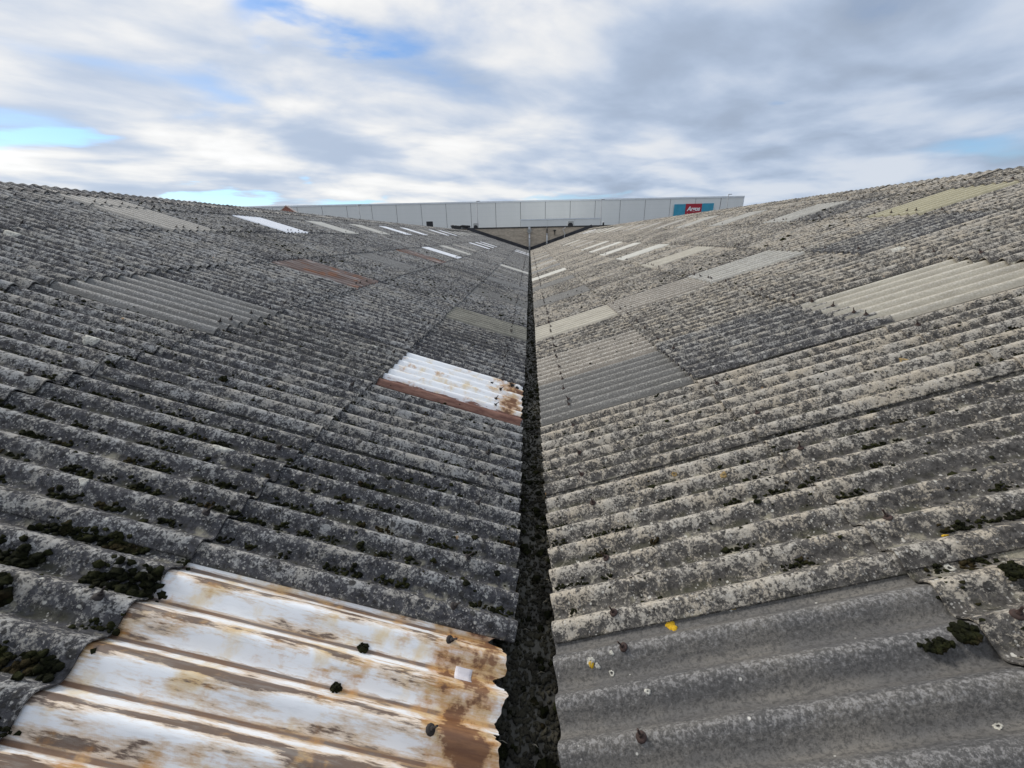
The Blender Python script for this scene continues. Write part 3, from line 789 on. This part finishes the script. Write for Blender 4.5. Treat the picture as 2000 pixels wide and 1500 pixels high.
condenser(-6.85, 2.4, .62, .98, 'small condenser with round dark fan, left of the hopper', 'unit')
condenser(5.2, 2.4, .72, .98, 'small condenser with round dark fan, right of the hopper', 'unit')
cb = MB()
for i in range(5):
    pp = [(-9.6 + .25 * k + .1 * math.sin(k * 2 + i), .1 * math.cos(k + i), .10 + .09 * math.sin(k * 1.3 + i * 1.7) + .05 * i * .6) for k in range(10)]
    cb.tube(pp, .07, 6)
tag(cb.make('cable_bundle', 'dark', loc=(0, YW + .15, 1.17)), 'untidy black cable bundle on the coping at the left roof ridge', 'cable')
sm_ = empty('roof_vent', (8.9, YW + .15, 1.165), label='small dark vent with pale cap at right end of coping', cat='vent')
MB().tube([(0, 0, 0), (0, 0, .28)], .10, 8).make('pipe', 'dark', sm_); MB().tube([(0, 0, .281), (0, 0, .40)], [.17, .05], 8).make('cap', 'pvc', sm_)

# ------------------------------------------------------------------ warehouse behind
WR = math.radians(2.2)
wh = empty('warehouse', (-2.23, 108, -8), (0, 0, WR), label='long pale grey panelled warehouse across the background', cat='building')
WT = 16.45
pw = 6.17
xs = [pw * k for k in range(-13, 10)] 
MB().box(xs[0] - .1, xs[-1] - .62, .12, 60, 0, WT - .1).make('body', 'seam', wh)
pm = MB().box(.05, pw - .05, 0, .13, 0, WT - .35).done('wall_panel')
for x in xs[:-2]: link('wall_panel', pm, 'panel', wh, (x, 0, 0))
MB().box(xs[-2] + .09, xs[-1] - .75, 0, .13, 0, WT - .35).make('wall_panel', 'panel', wh)
MB().box(xs[0], xs[-1] - .5, -.10, .4, WT - .348, WT).make('parapet_trim', 'trim', wh)
MB().box(xs[-1] - .74, xs[-1] - .5, -.05, .3, 0, WT - .36).make('corner_trim', 'trim', wh)
an = empty('annexe', (-1.9, 92, -8), label='low pale panelled annexe in front of the warehouse, above the brick wall', cat='building')
MB().box(0, 17.2, .05, 10, 0, 11.45).make('body', 'panel', an)
for i in range(3): MB().box(.04 + i * 5.73, 5.69 + i * 5.73, -.04, .048, 0, 11.35).make('wall_panel', 'panel', an)
MB().box(-.05, 17.25, -.1, .3, 11.352, 11.56).make('parapet_trim', 'trim', an)

sg_ = empty('shop_sign', (38.1, 108 + 40.3 * math.tan(WR) - .25, 3.3), (0, 0, WR), label='red sign with white lettering between turquoise panels on the warehouse', cat='sign')
MB().box(-2.35, .418, -.05, .12, 0, 3.55).make('side_panel', 'teal', sg_)
MB().box(.42, 4.38, -.12, .12, .25, 3.58).make('red_panel', 'red', sg_)
MB().box(4.382, 7.3, -.05, .12, 0, 3.62).make('side_panel', 'teal', sg_)
cu = bpy.data.curves.new('lettering', 'FONT'); cu.body = 'Argos'; cu.size = 1.36; cu.shear = .22; cu.extrude = .03; cu.offset = .05; cu.space_character = .92
to = bpy.data.objects.new('lettering_tmp', cu); C.objects.link(to)
bpy.context.view_layer.update(); dg = bpy.context.evaluated_depsgraph_get()
lm = bpy.data.meshes.new_from_object(to.evaluated_get(dg)); bpy.data.objects.remove(to)
lv = np.array([v.co[:] for v in lm.vertices]); wx = lv[:, 0].max() - lv[:, 0].min(); kf = 3.3 / wx
for v in lm.vertices: v.co = Vector(((v.co.x - lv[:, 0].min()) * kf, v.co.y * kf, v.co.z))
lm.materials.clear()
link('lettering', lm, 'white', sg_, (.72, -.155, 2.0), (PI / 2, 0, 0))
b = MB(); n_ = 24; up_, lo_ = [], []
for k in range(n_ + 1):
    u = -1 + 2 * k / n_; x = 2.35 + u * 1.42; z = 1.42 - .62 * (1 - u * u); th = .05 + .20 * (1 - u * u)
    up_.append((x, z + th * .5)); lo_.append((x, z - th * .5))
for k in range(n_):
    b.prism([up_[k], up_[k + 1], lo_[k + 1], lo_[k]], 'y', -.175, -.121)
b.make('smile', 'white', sg_)

for x, y, top, lab in ((-9.9, 82, 6.45, 'lamp post in front of the warehouse above the left condenser fan'), (-32.6, 82, 6.3, 'lamp post before the warehouse, leftmost'),
                       (13.4, 82, 6.2, 'lamp post before the warehouse by the right end of the annexe'), (36.4, 82, 6.55, 'lamp post beside the sign, rising above the warehouse roof')):
    lp = empty('lamp_post', (x, y, -8), label=lab, cat='lamp post', group='lamp posts in front of the warehouse')
    MB().tube([(0, 0, 0), (0, 0, top + 8)], [.10, .06], 8).make('pole', 'post', lp)
    MB().box(-.05, .55, -.1, .1, top + 8.0, top + 8.09).make('lantern', 'post', lp)

hs = empty('house', (-27.4, 48, -8), label='pink brick house gable peeping over the left roof ridge', cat='house')
ap = 3.78 + 8; hw = 3.6; ez = ap - hw * .72
MB().prism([(-hw, 0), (hw, 0), (hw, ez), (0, ap), (-hw, ez)], 'y', 0, .34).make('gable_wall', 'hbrick', hs)
for sd in (-1, 1):
    MB().prism([(0, ap + .002), (sd * hw, ez + .002), (sd * hw, ez + .09), (0, ap + .092)], 'y', -.05, .39).make('gable_coping', 'coping_p', hs)
MB().prism([(-hw, 0), (hw, 0), (hw, ez - 2.3), (0, ap - 2.3), (-hw, ez - 2.3)], 'y', .34, 9).make('house_wall', 'hbrick', hs)
for sd in (-1, 1):
    MB().prism([(0, ap - 2.298), (sd * (hw + .3), ez - 2.298 - .216), (sd * (hw + .3), ez - 2.1 - .216), (0, ap - 2.1)], 'y', .341, 9.2).make('roof_slope', 'tile', hs)

# ------------------------------------------------------------------ marks that the photograph shows singly
nearL, nearR = sheets[(-1, 0, -1)], sheets[(1, 0, -1)]
def on(sheet, o):      # hand a roof-frame mesh over to the sheet it sits on
    o.parent = sheet; o.matrix_parent_inverse = Matrix.Identity(4); o.matrix_basis = sheet.matrix_basis.inverted(); return o
on(nearL, patch('tape_patch', -1, .19, 1.02, .034, .030, 'tape', roofs[-1], square=True, n_=24, hgt=.002, label='small square of grey tape'))
on(nearR, patch('lichen_rosette', 1, .475, 1.185, .021, .021, 'lich_y', roofs[1], seed=5, label='bright yellow lichen'))
on(nearR, patch('lichen_rosette', 1, .14, 1.07, .009, .009, 'lich_y', roofs[1], seed=8))
on(nearR, patch('lichen_rosette', 1, .72, 1.20, .012, .006, 'lich_y', roofs[1], seed=9))
def px_to_roof(side, x, y):
    """pixel of the photograph -> distance up the slope and world y on that roof plane"""
    u, v = x - 1000, y - 750
    d = fw * 779.5 + rt * u - up * v
    x0 = X_L if side < 0 else X_R; ca_, sa_ = math.cos(ALPHA), math.sin(ALPHA)
    # k*d = (x0 + side*s*ca, Y, -H + s*sa)
    k = (x0 * sa_ + side * H * ca_) / (d.x * sa_ - side * d.z * ca_)
    return (k * d.z + H) / sa_, k * d.y
def host(side, s, y):
    c = max(i for i in range(6) if LAPS[i] <= s + 1e-6); return sheets.get((side, c, math.floor((y - Y0) / CW)))
for i, (side, x, y, r, mat, hole) in enumerate([
    (-1, 180, 673, .050, 'lich_w', 0), (-1, 435, 888, .042, 'lich_w', 0), (-1, 165, 958, .018, 'lich_w', 0), (-1, 78, 660, .03, 'lich_w', .6), (-1, 735, 683, .05, 'lich_w', .7),
    (-1, 22, 460, .06, 'lich_w', 0), (1, 1378, 656, .05, 'lich_w', .3), (1, 1440, 671, .045, 'lich_w', 0), (1, 1400, 680, .04, 'lich_w', .4), (1, 1758, 492, .07, 'lich_w', 0),
    (1, 1772, 705, .035, 'lich_o', .6), (1, 1950, 1412, .010, 'lich_w', .4), (1, 1158, 1304, .013, 'lich_w', .2), (1, 1200, 1290, .007, 'lich_w', 0), (1, 1170, 1308, .008, 'lich_w', 0),
    (1, 1220, 1224, .010, 'lich_w', .4), (1, 1270, 1365, .008, 'lich_w', .3), (1, 1195, 1315, .009, 'lich_w', .5), (1, 1855, 1108, .014, 'lich_w', .4), (1, 1320, 752, .035, 'lich_w', .2), (1, 1300, 757, .03, 'lich_w', 0),
    (1, 1318, 930, .012, 'lich_o', .4), (1, 1460, 820, .022, 'lich_o', .2), (1, 1415, 935, .015, 'lich_o', .2), (1, 1845, 1048, .008, 'lich_y', 0), (1, 1075, 785, .03, 'lich_w', .7)]):
    s, yy = px_to_roof(side, x, y)
    h_ = host(side, s, yy)
    if h_: on(h_, patch('lichen_rosette', side, s, yy, r * 1.15, r * .8, mat, roofs[side], hole=hole, seed=i + 20))

# tufts lying loose on the white sheet, and the big mats by the dark sheet
def tuft(side, x, y, r, lab, sub=2, flat=.75, ln=1.0):
    s, yy = px_to_roof(side, x, y); c = surf(side, [s], [yy])[0]
    kq = 90; dv_ = rng.normal(0, 1, (kq, 3)); dv_ /= np.linalg.norm(dv_, axis=1)[:, None]; dv_ *= rng.uniform(.45, .95, (kq, 1))
    V, F = clumps(dv_ * np.array([r * ln, r, r * flat]), np.full((kq, 3), r * .24) * rng.uniform(.6, 1.3, (kq, 1)), 1, .12)
    o = link('moss_clump', mesh_np('moss_clump', V, F), 'moss', label=lab, cat='moss', group='moss clumps lying on the roof sheets')
    x0 = X_L if side < 0 else X_R
    Mx = Matrix.Translation((x0, 0, -H)) @ Matrix.Rotation(-side * ALPHA, 4, 'Y')
    o.matrix_world = Mx @ Matrix.Translation((c[0], c[1], c[2] + r * flat * .22)); return o
tuft(-1, 710, 1262, .021, 'loose round moss clump on the rusty white sheet, farther from the camera')
tuft(-1, 657, 1340, .019, 'loose round moss clump on the rusty white sheet, nearer the camera')
tuft(1, 1885, 1250, .034, 'dark moss clump at the upper corner of the bare cement sheet', 2, .6)
tuft(1, 1830, 1268, .027, 'low moss mat in a channel of the bare cement sheet', 2, .4, 2.0)
tuft(1, 1980, 1135, .030, 'dark brown moss clump at the right edge, above the bare cement sheet', 2, .6, 1.3)
tuft(-1, 437, 750, .028, 'single dark moss clump on a crest of the left roof')
